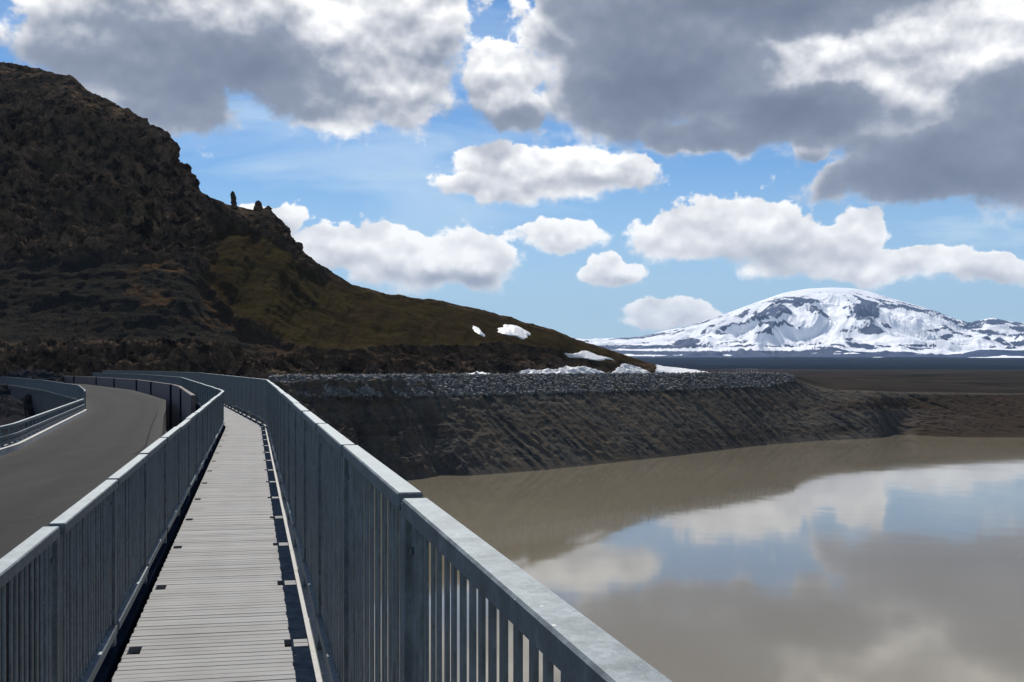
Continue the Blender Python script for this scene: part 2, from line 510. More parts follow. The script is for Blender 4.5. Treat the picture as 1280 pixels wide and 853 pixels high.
def m_ground(t):
    k = t.sep(t.attr('mask'))           # x plateau, y far lava, z brown stratum
    mid = t.noise(t.pos, 0.30, 7, 0.65)
    fine = t.noise(t.pos, 2.4, 6, 0.68)
    u = t.m('ADD', t.m('MULTIPLY', t.sep(t.pos)[0], 0.657), t.m('MULTIPLY', t.sep(t.pos)[1], 0.754))
    v = t.m('ADD', t.m('MULTIPLY', t.sep(t.pos)[0], 0.754), t.m('MULTIPLY', t.sep(t.pos)[1], -0.657))
    down = t.comb(t.m('MULTIPLY', u, 1.0), t.m('MULTIPLY', v, 0.07), t.m('MULTIPLY', t.sep(t.pos)[2], 0.05))
    streak = t.noise(down, 0.75, 6, 0.62)
    level = t.noise(t.vm('MULTIPLY', t.pos, (0.05, 0.05, 1.6)), 1.0, 4, 0.6)
    c = t.mix(t.mr(fine, 0.3, 0.72), (0.042, 0.041, 0.037), (0.104, 0.098, 0.084))
    c = t.mix(t.mr(streak, 0.45, 0.72, 0, 0.8), c, (0.120, 0.084, 0.052))
    c = t.mix(t.mr(streak, 0.50, 0.32, 0, 0.75), c, (0.027, 0.029, 0.029))
    c = t.mix(t.mr(level, 0.58, 0.72, 0, 0.45), c, (0.15, 0.13, 0.10))
    c = t.mix(t.m('MULTIPLY', k[2], 0.85), c, t.mix(mid, (0.020, 0.0145, 0.011), (0.056, 0.040, 0.028)))
    c = t.mix(t.mr(t.noise(t.pos, 1.3, 3, 0.6), 0.68, 0.76, 0, 0.7), c, (0.22, 0.20, 0.165))
    far = t.noise(t.vm('MULTIPLY', t.pos, (0.016, 0.011, 0.0)), 1.0, 7, 0.68, 0.8)
    plat = t.mix(t.mr(far, 0.35, 0.65), (0.013, 0.013, 0.014), (0.046, 0.038, 0.029))
    plat = t.mix(t.mr(mid, 0.4, 0.75, 0, 0.5), plat, (0.017, 0.017, 0.017))
    c = t.mix(k[0], c, plat)
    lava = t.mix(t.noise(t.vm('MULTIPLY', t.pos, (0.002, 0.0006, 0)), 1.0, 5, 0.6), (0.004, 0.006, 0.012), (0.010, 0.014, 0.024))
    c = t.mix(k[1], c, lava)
    h = t.m('ADD', t.m('MULTIPLY', mid, 0.8), t.m('ADD', t.m('MULTIPLY', fine, 0.3), t.m('MULTIPLY', streak, 1.0)))
    S_(t, Base_Color=c, Roughness=0.95, Normal=t.bump(h, 0.6, 0.6))
    t.b.inputs['Specular IOR Level'].default_value = 0.0
M_GROUND = material('eroded_bank', m_ground)

def m_snow(t):
    n = t.noise(t.pos, 0.6, 5, 0.6)
    c = t.mix(t.mr(n, 0.5, 0.8, 0, 0.4), (0.66, 0.655, 0.65), (0.46, 0.43, 0.39))
    c = t.mix(t.mr(t.noise(t.pos, 2.5, 4, 0.7), 0.66, 0.76, 0, 0.5), c, (0.40, 0.37, 0.33))
    S_(t, Base_Color=c, Roughness=0.6, Normal=t.bump(n, 0.5, 0.3))
M_SNOW = material('old_snow', m_snow)
def m_mount(t):
    k = t.sep(t.attr('mask'))           # x bare rock amount, with the painted crater shadow
    n = t.noise(t.pos, 0.008, 7, 0.62)
    a = t.m('ADD', k[0], t.m('MULTIPLY', t.m('SUBTRACT', n, 0.5), 1.35))
    bare = t.mr(a, 0.47, 0.55)
    c = t.mix(bare, (0.92, 0.93, 0.95), t.mix(t.noise(t.pos, 0.03, 4), (0.008, 0.020, 0.060), (0.022, 0.044, 0.115)))  # blue of the distant air is put into the rock colour
    S_(t, Base_Color=c, Roughness=0.75, Normal=t.bump(n, 0.4, 30.0), Specular_IOR_Level=0.05)
M_MOUNT = material('snowy_mountain', m_mount)

def m_stone(t):
    k = t.attr('mask')
    n = t.noise(t.pos, 3.0, 5, 0.6)
    c = t.mix(t.sep(k)[0], (0.060, 0.062, 0.061), (0.235, 0.232, 0.220))
    c = t.mix(t.mr(n, 0.4, 0.7, 0, 0.5), c, (0.06, 0.058, 0.054))
    S_(t, Base_Color=c, Roughness=0.9)
M_STONE = material('riprap_stone', m_stone)

def m_water(t):
    x, y, z = t.sep(t.pos)
    n1 = t.noise(t.vm('MULTIPLY', t.pos, (0.05, 0.035, 1)), 1.0, 3, 0.5)
    n2 = t.noise(t.vm('MULTIPLY', t.pos, (0.9, 0.35, 1)), 1.0, 4, 0.6)
    calm = t.mr(t.noise(t.vm('MULTIPLY', t.pos, (0.011, 0.018, 1)), 1.0, 3, 0.5), 0.4, 0.62, 0.25, 1.0)
    h = t.m('ADD', t.m('MULTIPLY', n1, 0.6), t.m('MULTIPLY', t.m('MULTIPLY', n2, 0.035), calm))
    silt = t.mix(t.mr(t.noise(t.pos, 0.012, 3), 0.35, 0.65), (0.165, 0.142, 0.098), (0.192, 0.167, 0.120))
    S_(t, Base_Color=silt, Roughness=0.05, IOR=1.333, Normal=t.bump(h, 0.25, 0.30))
M_WATER = material('silty_water', m_water)

# ------------------------------------------------------------------ land survey: photograph column -> (distance, height) profiles
def pz(y, d):
    return EYE + (HY - y) / F * d
XS_HILL = [-330, 0, 120, 240, 300, 380, 500, 600, 670, 700, 760, 800, 850, 892]
# rows: foot, top of lower cliff, bench, foot of crags, middle, skyline  as (photo y, distance)
HP = {
 -330: [(486, 180), (448, 186), (425, 198), (330, 232), (190, 266), (40, 300)],
 0:    [(482, 185), (440, 191), (422, 205), (325, 238), (190, 272), (77, 306)],
 120:  [(478, 190), (436, 196), (420, 208), (325, 238), (210, 270), (114, 299)],
 240:  [(475, 192), (434, 198), (420, 210), (345, 236), (285, 262), (226, 288)],
 300:  [(473, 200), (436, 206), (424, 215), (385, 232), (310, 258), (246, 284)],
 380:  [(471, 212), (440, 218), (430, 226), (415, 236), (360, 260), (312, 286)],
 500:  [(470, 232), (446, 238), (440, 244), (432, 250), (400, 272), (369, 300)],
 600:  [(469, 252), (450, 258), (445, 262), (438, 267), (412, 283), (387, 302)],
 670:  [(468, 270), (453, 275), (448, 278), (442, 282), (424, 291), (406, 302)],
 700:  [(468, 276), (456, 280), (452, 283), (446, 286), (431, 294), (415, 303)],
 760:  [(468, 290), (460, 293), (457, 295), (453, 297), (445, 302), (437, 308)],
 800:  [(468, 300), (463, 302), (461, 304), (459, 306), (455, 310), (450, 315)],
 850:  [(468, 313), (467, 315), (466, 316), (465, 318), (464, 320), (462.5, 324)],
 892:  [(468, 324), (468, 326), (467.5, 327), (467, 328), (466.5, 330), (466, 334)],
}
SKY_X = [-330, -150, 0, 30, 90, 110, 150, 180, 205, 214, 224, 236, 241, 250, 270, 285, 300, 315, 330, 345, 360, 375, 400, 440, 490, 540, 590, 640, 690, 720, 760, 800, 825, 892]
SKY_Y = [40, 52, 79, 80, 96, 111, 131, 150, 172, 196, 206, 211, 229, 237, 246, 252, 255, 259, 263, 270, 290, 312, 331, 355, 368, 374, 384, 398, 412, 424, 437, 450, 458, 466]
def hill_grid(step=1.35, nrows=400):
    Xc = np.arange(-330, 893, step)
    ctl_y = np.array([[HP[x][r][0] for x in XS_HILL] for r in range(6)], float)
    ctl_d = np.array([[HP[x][r][1] for x in XS_HILL] for r in range(6)], float)
    yy = np.array([np.interp(Xc, XS_HILL, ctl_y[r]) for r in range(6)])
    dd = np.array([np.interp(Xc, XS_HILL, ctl_d[r]) for r in range(6)])
    sk = np.interp(Xc, SKY_X, SKY_Y)
    k = np.ones(9) / 9
    wob = sk - yy[5]
    yy[5] = sk
    yy[4] += wob * 0.5
    for r in range(5):
        yy[r] = np.convolve(np.pad(yy[r], 4, 'edge'), k, 'valid')
    zz = EYE + (HY - yy) / F * dd
    # back of the hill
    back_d = np.stack([dd[5] + 25, dd[5] + 90, dd[5] + 220])
    back_z = np.stack([zz[5] - 6, np.maximum(zz[5] * 0.5, -4), np.full_like(zz[5], -6)])
    dd = np.vstack([dd, back_d]); zz = np.vstack([zz, back_z])
    # a row below the foot so that it is buried in the ground
    dd = np.vstack([dd[0] - 8, dd]); zz = np.vstack([zz[0] - 6, zz])
    segs = [12, 48, 24, 78, 110, 110, 8, 6, 4]
    s_rows = np.concatenate([np.linspace(i, i + 1, n, endpoint=False) for i, n in enumerate(segs)] + [[len(segs)]])
    D_ = np.empty((len(s_rows), len(Xc))); Z_ = np.empty_like(D_)
    for j in range(len(Xc)):
        D_[:, j] = np.interp(s_rows, np.arange(len(segs) + 1), dd[:, j])
        Z_[:, j] = np.interp(s_rows, np.arange(len(segs) + 1), zz[:, j])
    # soften the kinks between the survey rows
    for _ in range(6):
        Z_[1:-1] = (Z_[:-2] + 2 * Z_[1:-1] + Z_[2:]) / 4 * 0.6 + Z_[1:-1] * 0.4
    P = np.stack([(Xc[None, :] - 640) / F * D_, D_, Z_], -1)
    return Xc, s_rows, P
Xc, SR, HPt = hill_grid()
N0 = grid_normals(HPt)
if N0[len(SR) // 2, :, 1].mean() > 0:
    N0 = -N0
PX = np.broadcast_to(Xc[None, :], HPt.shape[:2])
PY = HY - (HPt[..., 2] - EYE) / HPt[..., 1] * F
nz = fbm(HPt / 14.0, 4, seed=3)
nz2 = fbm(HPt / 5.0, 4, seed=9)
ybot = np.interp(PX, [-400, 225, 245, 300, 345, 380, 450, 540, 600, 650, 700, 760, 893], [330, 330, 345, 398, 418, 430, 434, 440, 432, 432, 440, 452, 470]) + (nz - 0.5) * 26
left = 262 + (300 - PY) * 0.30 + (nz - 0.5) * 70
crag = np.interp(PX, [-400, 240, 300, 375, 400, 440, 893], [0, 30, 34, 26, 12, 0, 0])
ysky = np.interp(PX, SKY_X, SKY_Y)
grass = sstep(PX, left - 8, left + 14) * sstep(ybot - PY, -3, 3) * sstep(PY - ysky - crag, -6, 8)
upper = (SR >= 4)[:, None] & np.ones_like(PX, bool)
rocky = (1 - grass)
lowcliff = sstep(SR, 0.6, 1.0)[:, None] * (1 - sstep(SR, 2.0, 2.5))[:, None]
cragz = sstep(ybot - PY, -5, 12) * rocky * sstep(420 - PX, 0, 40)
talus = np.clip((1 - cragz) * rocky * sstep(SR, 2.0, 2.6)[:, None], 0, 1) * sstep(520 - PX, 0, 120)
red = sstep(nz2, 0.50, 0.66) * rocky * sstep(PY, 318, 335) * (1 - sstep(PY, 395, 430)) * sstep(PX, 140, 180) * (1 - sstep(PX, 285, 330))
red = np.maximum(red, sstep(np.abs(ybot + 7 - PY), 9, 2) * rocky * sstep(PX, 235, 260) * 0.55)
# relief: crags of blocks and ribs, grass with shallow gullies, benches cut in the scree
rid = fbm(HPt / np.array([17, 17, 26.0]), 6, 0.52, seed=21, ridged=True)
c1, c2, cv_ = cells(HPt / np.array([6.5, 6.5, 8.0]) + (fbm(HPt / 5, 3, seed=40)[..., None] - 0.5) * 1.1, seed=5)
k1, k2, kv = cells(HPt / np.array([2.3, 2.3, 2.6]) + (nz2[..., None] - 0.5) * 0.9, seed=15)
fin = fbm(HPt / 2.0, 4, 0.55, seed=31)
lz = HPt[..., 2] + (nz - 0.5) * 9 + (nz2 - 0.5) * 3
saw = (lz / 5.2) % 1.0
ledge = np.where(saw < 0.8, saw / 0.8, (1 - saw) / 0.2) * sstep(fbm(HPt / 11.0, 3, seed=35), 0.42, 0.58)
vrib = fbm(np.stack([HPt[..., 0] / 2.6, HPt[..., 1] / 2.6, HPt[..., 2] / 9], -1), 4, 0.55, seed=36, ridged=True)
h_crag = (rid - 0.55) * 9.0 + (ledge - 0.4) * 2.2 + (vrib - 0.6) * 2.4 + (cv_ - 0.5) * 1.2 + (kv - 0.5) * 0.8 + (fin - 0.5) * 2.6 + (fbm(HPt / 0.9, 3, 0.6, seed=33) - 0.5) * 1.1
hu = fbm(np.stack([HPt[..., 0] / 7, HPt[..., 1] / 60, HPt[..., 2] / 60], -1), 5, seed=44)
h_grass = (nz - 0.5) * 5.0 + (hu - 0.5) * 6.5 + (fin - 0.5) * 0.5
h_talus = (nz - 0.5) * 2.2 + (fbm(HPt / np.array([30, 30, 4.0]), 4, seed=60, ridged=True) - 0.5) * 2.0 + (fin - 0.5) * 0.9 + (kv - 0.5) * 0.5
vert = fbm(np.stack([HPt[..., 0] / 3.2, HPt[..., 1] / 3.2, HPt[..., 2] / 14], -1), 5, 0.55, seed=70, ridged=True)
h_cliff = (vert - 0.55) * 4.2 + (kv - 0.5) * 0.9 + (fin - 0.5) * 0.8
H_ = h_grass * grass + h_crag * cragz + h_talus * talus * (1 - lowcliff)
H_ = H_ + h_cliff * np.clip(1 - grass - cragz - talus * (1 - lowcliff), 0, 1)
H_ += 1.6 * grass * sstep(ybot - PY, 2, -1) - 2.2 * sstep(PY - ybot, -2, 5) * (1 - sstep(PY - ybot, 14, 60)) * sstep(PX, 225, 260)
fade = np.interp(PX, [-400, 240, 420, 640, 700, 800, 892], [1, 1, 0.75, 0.55, 0.42, 0.2, 0.08])
edge = np.interp(SR, [0, 1.0, 1.25, 5.55, 6.0, 6.3, 9], [0.2, 0.3, 1, 1, 0.55, 0.6, 0.8])[:, None]
H_ = H_ * (1 - 0.6 * sstep(SR, 5.2, 5.9)[:, None] * sstep(200 - PX, 0, 60))
notch = np.exp(-((PX - 305) / 34.0) ** 2) * sstep(SR, 5.3, 6.0)[:, None]
H_ = H_ * (1 - notch * 0.85) - notch * 0.8
H_ = H_ * fade * edge
HF = HPt + N0 * H_[..., None]
shape = HF.shape[:2]
mask = np.stack([grass, talus, red], -1).reshape(-1, 3)
hill = mesh_obj('hillside', HF.reshape(-1, 3), grid_faces(*shape), M_HILL, smooth=True, attrs={'mask': mask})
hill.data.polygons.foreach_set('use_smooth', (grass + talus * 0.6)[:-1, :-1].ravel() > 0.5)
tag(hill, 'dark volcanic hillside of crags, scree and olive grass rising on the left', kind='structure')

# ---------- snow lying on the hillside
def in_poly(x, y, poly):
    r = np.zeros(x.shape, bool)
    n = len(poly)
    for i in range(n):
        x0, y0 = poly[i]; x1, y1 = poly[(i + 1) % n]
        c = ((y0 > y) != (y1 > y)) & (x < (x1 - x0) * (y - y0) / (y1 - y0 + 1e-9) + x0)
        r ^= c
    return r
NH = grid_normals(HF)
NH[NH[..., 1] > 0] *= -1
FX = 640 + HF[..., 0] / HF[..., 1] * F
FY = HY - (HF[..., 2] - EYE) / HF[..., 1] * F
sw = fbm(HF / 3.0, 3, seed=80) - 0.5
front = (SR < 6.0)[:, None] & np.ones(shape, bool)
SNOW = [
 ([(622, 410), (632, 406), (648, 409), (661, 416), (655, 426), (645, 420), (632, 419), (622, 416)], 'white snow patch shaped like a wedge high on the dark hill slope'),
 ([(591, 407), (597, 410), (606, 418), (604, 421), (596, 416)], 'narrow white snow streak left of the wedge-shaped patch on the hill'),
 ([(703, 441), (720, 442), (732, 439), (750, 445), (768, 450), (745, 450), (712, 447)], 'long flat white snow patch below the hill skyline, above the snow row at the crest'),
 ([(575, 470), (585, 466), (600, 465), (615, 467), (622, 470)], 'small low white snow patch at the hill foot, leftmost along the stone crest'),
 ([(648, 471), (655, 462), (680, 463), (712, 459), (735, 459), (750, 462), (764, 471)], 'longest white snow bank lying along the stone crest under the hill'),
 ([(764, 471), (770, 463), (777, 454), (795, 458), (808, 463), (818, 471)], 'white hump-shaped snow patch between two longer snow banks at the crest'),
 ([(817, 471), (820, 462), (822, 449), (838, 454), (862, 461), (890, 467), (890, 471)], 'white triangular snow bank at the right-hand tip of the dark hill'),
]
for poly, lab in SNOW:
    ins = in_poly(FX + sw * 9 + (nz2 - 0.5) * 5, FY + sw * 6 + (fin - 0.5) * 3, poly) & front
    rows = np.where(ins.any(1))[0]; cols = np.where(ins.any(0))[0]
    if not len(rows):
        continue
    r0, r1, q0, q1 = max(rows[0] - 2, 0), rows[-1] + 3, max(cols[0] - 2, 0), cols[-1] + 3
    sub = ins[r0:r1, q0:q1]
    # depth grows inwards from the edge
    dep = sub.astype(float)
    for _ in range(4):
        pd = np.pad(dep, 1)
        dep = (pd[:-2, 1:-1] + pd[2:, 1:-1] + pd[1:-1, :-2] + pd[1:-1, 2:] + pd[1:-1, 1:-1] * 2) / 6
    V = HF[r0:r1, q0:q1] + NH[r0:r1, q0:q1] * ((dep - 0.38) * 0.30)[..., None]
    keep = (dep > 0.12)
    nr, nc = sub.shape
    idx = np.arange(nr * nc).reshape(nr, nc)
    fc = np.stack([idx[:-1, :-1], idx[:-1, 1:], idx[1:, 1:], idx[1:, :-1]], -1)
    kf = keep[:-1, :-1] & keep[:-1, 1:] & keep[1:, 1:] & keep[1:, :-1]
    fc = fc[kf]
    used = np.unique(fc)
    mp = np.full(nr * nc, -1); mp[used] = np.arange(len(used))
    o = mesh_obj('snow_patch', V.reshape(-1, 3)[used], mp[fc], M_SNOW, smooth=True)
    tag(o, lab, 'snow patch', 'snow patches on the hill')

# ---------- pinnacles on the skyline
def pinnacle(X, ytop, ybase, wpx, d, seed, label, lean=0.0):
    bm = bmesh.new()
    nseg, nring = 14, 16
    z0, z1 = pz(ybase + 10, d), pz(ytop, d)
    cx, wd = (X - 640) / F * d, wpx / F * d
    rng = random.Random(seed)
    rings = []
    prof = [rng.uniform(0.72, 1.08) for _ in range(nring)]
    for i in range(nring):
        u = i / (nring - 1)
        rr = wd * (0.95 - 0.45 * u) * prof[i] * (1.0 if u < 0.86 else (1.05 - (u - 0.86) * 4))
        ring = []
        for j in range(nseg):
            a = 2 * math.pi * j / nseg
            q = rr * rng.uniform(0.8, 1.15)
            ring.append(bm.verts.new((cx + math.cos(a) * q + lean * u * wd, d + math.sin(a) * q, z0 + (z1 - z0) * u + rng.uniform(-.12, .12))))
        rings.append(ring)
    for i in range(nring - 1):
        for j in range(nseg):
            bm.faces.new((rings[i][j], rings[i][(j + 1) % nseg], rings[i + 1][(j + 1) % nseg], rings[i + 1][j]))
    bm.faces.new(rings[-1])
    me = bpy.data.meshes.new('rock_pinnacle')
    bm.to_mesh(me); bm.free()
    me.materials.append(M_HILL)
    o = obj('rock_pinnacle', me)
    tag(o, label, 'rock pinnacle', 'rock pinnacles on the skyline')
pinnacle(293.5, 239.5, 256, 5.6, 282, 3, 'thin upright dark rock pillar standing alone on the hill skyline', -0.5)
pinnacle(325, 251, 264, 8.5, 284, 5, 'squat pointed dark rock horn right of the thin pillar on the skyline', -0.3)
pinnacle(333, 258, 270, 9, 285, 8, 'low dark rock shoulder just right of the pointed horn on the skyline', 0.3)

# ------------------------------------------------------------------ ground: ravine, dam face, crest, plateau, far lava plain
ZW = -17.5
GX = [-3000, -700, 0, 85, 200, 300, 337, 400, 510, 590, 670, 735, 800, 850, 900, 950, 985, 1010, 1040, 1085, 1112, 1120, 1145, 1165, 1220, 1280, 1600, 2600, 4200]
# distance of: waterline, edge or crest, and height of that edge; then back of crest
WD = [120, 120, 120, 140, 160, 172, 180, 191, 206, 214, 224, 236, 251, 263, 279, 296, 306, 312, 320, 325, 331, 341, 340, 335, 331, 331, 340, 330, 300]
ED = [186, 186, 186, 190, 192, 196, 200, 209, 228, 243, 260, 274, 290, 303, 320, 337, 350, 356, 354, 362, 366, 368, 370, 372, 380, 388, 400, 390, 360]
EZ = [-1.2, -1.2, -1.2, -1.0, -0.3, -0.1, -0.1, -0.1, -0.1, -0.1, -0.1, -0.1, -0.1, -0.1, -0.1, -0.15, -0.5, -3.0, -4.8, -5.2, -5.5, -5.6, -5.8, -6.0, -6.3, -6.5, -6.5, -6.5, -6.5]
MF = [.5, .5, .5, .5, .5, .5, .5, .5, .5, .5, .5, .5, .5, .5, .5, .5, .5, .48, .62, .78, .80, .62, .42, .44, .44, .45, .45, .45, .45]   # share of rise at mid distance
gx = np.concatenate([np.linspace(-3000, -100, 60, endpoint=False), np.arange(-100, 340, 3.0), np.arange(340, 1300, 1.25), np.arange(1300, 4200, 25)])
def gi(v):
    return np.interp(gx, GX, v)
ksm = np.ones(21) / 21
wd, ed, ez, mf = [np.convolve(np.pad(gi(v), 10, 'edge'), ksm, 'valid') for v in (WD, ED, EZ, MF)]
left_side = sstep(120 - gx, 0, 60)              # dry ravine on the left of the road
cols = len(gx)
rows_d, rows_z = [], []
def ctl(d, z):
    rows_d.append(d); rows_z.append(z)
# control rows
ctl(np.full(cols, 14.0), np.interp(gx, [-700, 100, 300, 4200], [-15, -15, -30, -30]))
ctl(wd - 45, np.where(left_side > 0.5, -13.0, -26.0))
ctl(wd, ZW + left_side * 13.0)
ctl((wd + ed) / 2, ZW + (ez - ZW) * mf + left_side * (2.8 - (ez - ZW) * 0.0 + 3.0))
ctl(ed, ez)
ctl(ed + 7, ez - 0.05)
ctl(ed + 22, np.where(ez < -1.5, ez + 0.6, ez - 1.2))
ctl(np.full(cols, 620.0), np.full(cols, -3.6))
ctl(np.full(cols, 1100.0), np.full(cols, -2.9))
ctl(np.full(cols, 2100.0), np.full(cols, -2.0))
ctl(np.full(cols, 3600.0), np.full(cols, 13.0))
ctl(np.full(cols, 6200.0), np.full(cols, 56.0))
ctl(np.full(cols, 14000.0), np.full(cols, 60.0))
rows_d, rows_z = np.array(rows_d), np.array(rows_z)
segs = [6, 6, 90, 90, 8, 10, 40, 30, 24, 14, 14, 6]
gs = np.concatenate([np.linspace(i, i + 1, n, endpoint=False) for i, n in enumerate(segs)] + [[len(segs)]])
GD = np.empty((len(gs), cols)); GZ = np.empty_like(GD)
for j in range(cols):
    GD[:, j] = np.interp(gs, np.arange(len(rows_d)), rows_d[:, j])
    GZ[:, j] = np.interp(gs, np.arange(len(rows_d)), rows_z[:, j])
GP = np.stack([(gx[None, :] - 640) / F * GD, GD, GZ], -1)
GS = np.broadcast_to(gs[:, None], GD.shape)
GXX = np.broadcast_to(gx[None, :], GD.shape)
bank = sstep(GS, 1.7, 2.1) * (1 - sstep(GS, 3.85, 4.0))
uu = GP[..., 0] * 0.657 + GP[..., 1] * 0.754
vv = GP[..., 0] * 0.754 - GP[..., 1] * 0.657
wq = fbm(GP / 9.0, 4, seed=90)
gul = fbm(np.stack([uu / 3.0 + (wq - .5) * 1.4, vv / 34, GP[..., 2] / 40], -1), 5, 0.55, seed=100, ridged=True)
lump = fbm(GP / np.array([6, 6, 3.2]), 5, 0.55, seed=110, ridged=True)
g1, g2, gv = cells(GP / np.array([1.9, 1.9, 1.5]), seed=77)
rug = np.interp(GXX, [200, 340, 480, 540, 640, 900, 1040, 1300], [1.8, 1.8, 1.6, 0.7, 0.14, 0.10, 0.16, 0.30])
shore = sstep(np.abs(GS - 2.0), 0.0, 0.25) * 0.85 + 0.15
dz = bank * shore * ((gul - 0.6) * 1.5 + (lump - 0.55) * 2.4 * rug + (gv - 0.5) * 0.30 * (0.1 + rug) + (fbm(GP / 1.2, 3, seed=120) - .5) * 0.5)
# a deep dark cleft above the left end of the waterline and one mid bank
for X0, wpx, dep in ((478, 15, 3.4), (560, 13, 2.2), (1134, 16, 2.6)):
    cl = X0 + (GS - 2.0) * -22
    dz -= dep * bank * np.exp(-((GXX - cl) / (wpx * np.clip(1.5 - 0.45 * (GS - 2.0), 0.5, 1.6))) ** 2) * (1 - sstep(GS, 3.2, 3.9))
plat = sstep(GS, 3.95, 4.25)
dz += plat * (1 - sstep(GP[..., 1], 400, 800)) * (fbm(GP / 20, 4, seed=130) - 0.5) * 1.4 * sstep(GXX, 960, 1010)
dz += plat * sstep(GP[..., 1], 450, 700) * (fbm(GP / np.array([90, 160, 90]), 4, seed=131) - 0.5) * 2.2 * (1 - sstep(GP[..., 1], 1900, 2100))
far = sstep(GP[..., 1] + (fbm(GP / 400, 3, seed=133) - .5) * 300, 2050, 2150)
dz += far * (fbm(GP / np.array([500, 900, 500]), 4, seed=134) - 0.5) * 9
rav = left_side[None, :] * (1 - sstep(GS, 3.9, 4.1))
dz += rav * ((fbm(GP / 8, 5, 0.55, seed=140, ridged=True) - 0.55) * 4.5 + (gv - .5) * 0.9)
NG = grid_normals(GP)
NG[NG[..., 2] < 0] *= -1
GP = GP + NG * dz[..., None]
brown = np.clip(sstep(fbm(GP / np.array([40, 40, 3]), 3, seed=150), 0.47, 0.6) * np.interp(GXX, [300, 500, 600, 1000, 1150, 1300], [.35, .6, .25, .35, 1, 1]) + 0.8 * sstep(GXX, 1120, 1170) * bank, 0, 1)
gm = np.stack([plat * (1 - far), np.maximum(far, left_side[None, :] * 0.75 * (GP[..., 1] < 260)), brown * bank], -1).reshape(-1, 3)
ground = mesh_obj('ground', GP.reshape(-1, 3), grid_faces(*GP.shape[:2]), M_GROUND, smooth=True, attrs={'mask': gm})
tag(ground, 'dark eroded bank, dam crest, brown plateau and far lava plain', kind='structure')

# ---------- riprap: loose quarry stone over the top of the dam face
def icosa():
    bm = bmesh.new()
    bmesh.ops.create_icosphere(bm, subdivisions=1, radius=1.0)
    v = np.array([x.co[:] for x in bm.verts]); f = np.array([[q.index for q in p.verts] for p in bm.faces])
    bm.free()
    return v, f
iv, if_ = icosa()
rng = np.random.default_rng(5)
nst = 24000
sx_ = rng.uniform(338, 992, nst)
t_ = rng.uniform(0, 1, nst)
lowlim = np.interp(sx_, [338, 420, 520, 640, 960, 992], [0.30, 0.34, 0.40, 0.42, 0.40, 0.10])
sd_ = np.interp(sx_, GX, ED); wd_ = np.interp(sx_, GX, WD); sz_ = np.interp(sx_, GX, EZ)
# down the face a share of the slope, and a strip on the crest
tt = t_ * (lowlim * 0.44 + 0.12) - 0.08
d_ = np.where(tt > 0, sd_ - tt * (sd_ - wd_), sd_ - tt * 40)
z_ = np.where(tt > 0, sz_ - tt * (sz_ - ZW), sz_)
hum = rng.uniform(0, 1, nst)
size = 0.11 + 0.40 * hum ** 4.5
cen = np.stack([(sx_ - 640) / F * d_, d_, z_ + 0.25 * rng.uniform(0, 1, nst) + 0.10], -1)
ph = rng.uniform(0.62, 1.35, (nst, len(iv), 1))
axs = rng.uniform(0.7, 1.3, (nst, 1, 3))
an = rng.uniform(0, 6.28, nst)
vv_ = iv[None] * ph * axs * size[:, None, None]
ca, sa = np.cos(an)[:, None], np.sin(an)[:, None]
vr = np.stack([vv_[..., 0] * ca - vv_[..., 1] * sa, vv_[..., 0] * sa + vv_[..., 1] * ca, vv_[..., 2]], -1) + cen[:, None, :]
fr = (if_[None] + (np.arange(nst) * len(iv))[:, None, None]).reshape(-1, 3)
tone = np.repeat(rng.uniform(0, 1, nst) ** 1.3, len(iv))[:, None]
rip = mesh_obj('riprap', vr.reshape(-1, 3), fr, M_STONE, attrs={'mask': np.repeat(tone, 3, 1)})
tag(rip, 'grey quarry stone riprap along the top of the dam face', 'riprap', kind='stuff')

# ------------------------------------------------------------------ reservoir
wv_ = np.array([(-60, -150, ZW), (900, -150, ZW), (900, 420, ZW), (-60, 420, ZW)])
water = mesh_obj('water', wv_, np.array([(0, 1, 2, 3)]), M_WATER)
tag(water, 'calm silty brown reservoir mirroring the bank and clouds', kind='structure')

# ------------------------------------------------------------------ snow-covered volcano far beyond the plain
MX = [300, 560, 640, 700, 735, 780, 805, 830, 860, 900, 940, 980, 1010, 1040, 1065, 1085, 1110, 1150, 1195, 1212, 1240, 1262, 1285, 1350, 1450, 1600, 1900, 2300]
MY = [436, 430, 424, 421, 425, 424, 420, 414, 408, 395, 380, 366, 361, 359.5, 360.5, 364, 372, 383, 400, 404, 397, 402, 404, 398, 410, 420, 430, 440]
mx = np.concatenate([np.arange(300, 680, 6.0), np.arange(680, 1300, 0.8), np.arange(1300, 2300, 8.0)])
msky = np.interp(mx, MX, MY)
kk = np.ones(15) / 15
msky = np.convolve(np.pad(msky, 7, 'edge'), kk, 'valid')
nr = 190
tt = np.linspace(0, 1, nr)[:, None]
d0, d1 = 6000.0, 10500.0
dist = d0 + (d1 - d0) * tt + 0 * mx[None, :]
ztop = EYE + (HY - msky) / F * d1
zbase = 52.0
prof = 0.16 * np.clip(tt / 0.4, 0, 1) + 0.84 * np.clip((tt - 0.25) / 0.75, 0, 1) ** 1.25
mz = zbase + (ztop[None, :] - zbase) * prof
MP = np.stack([(mx[None, :] - 640) / F * dist, dist, mz], -1)
mr_ = fbm(MP / np.array([700, 900, 700]), 6, 0.5, seed=200, ridged=True)
mr2 = fbm(MP / np.array([2300, 2300, 2000]), 4, seed=210)
hgt = (ztop[None, :] - zbase)
dz = ((mr_ - 0.6) * 260 + (mr2 - 0.5) * 170) * np.clip(hgt / 420, 0.12, 1) * np.sin(np.clip(tt * 1.02, 0, 1) * math.pi) ** 0.6
MP[..., 2] += dz
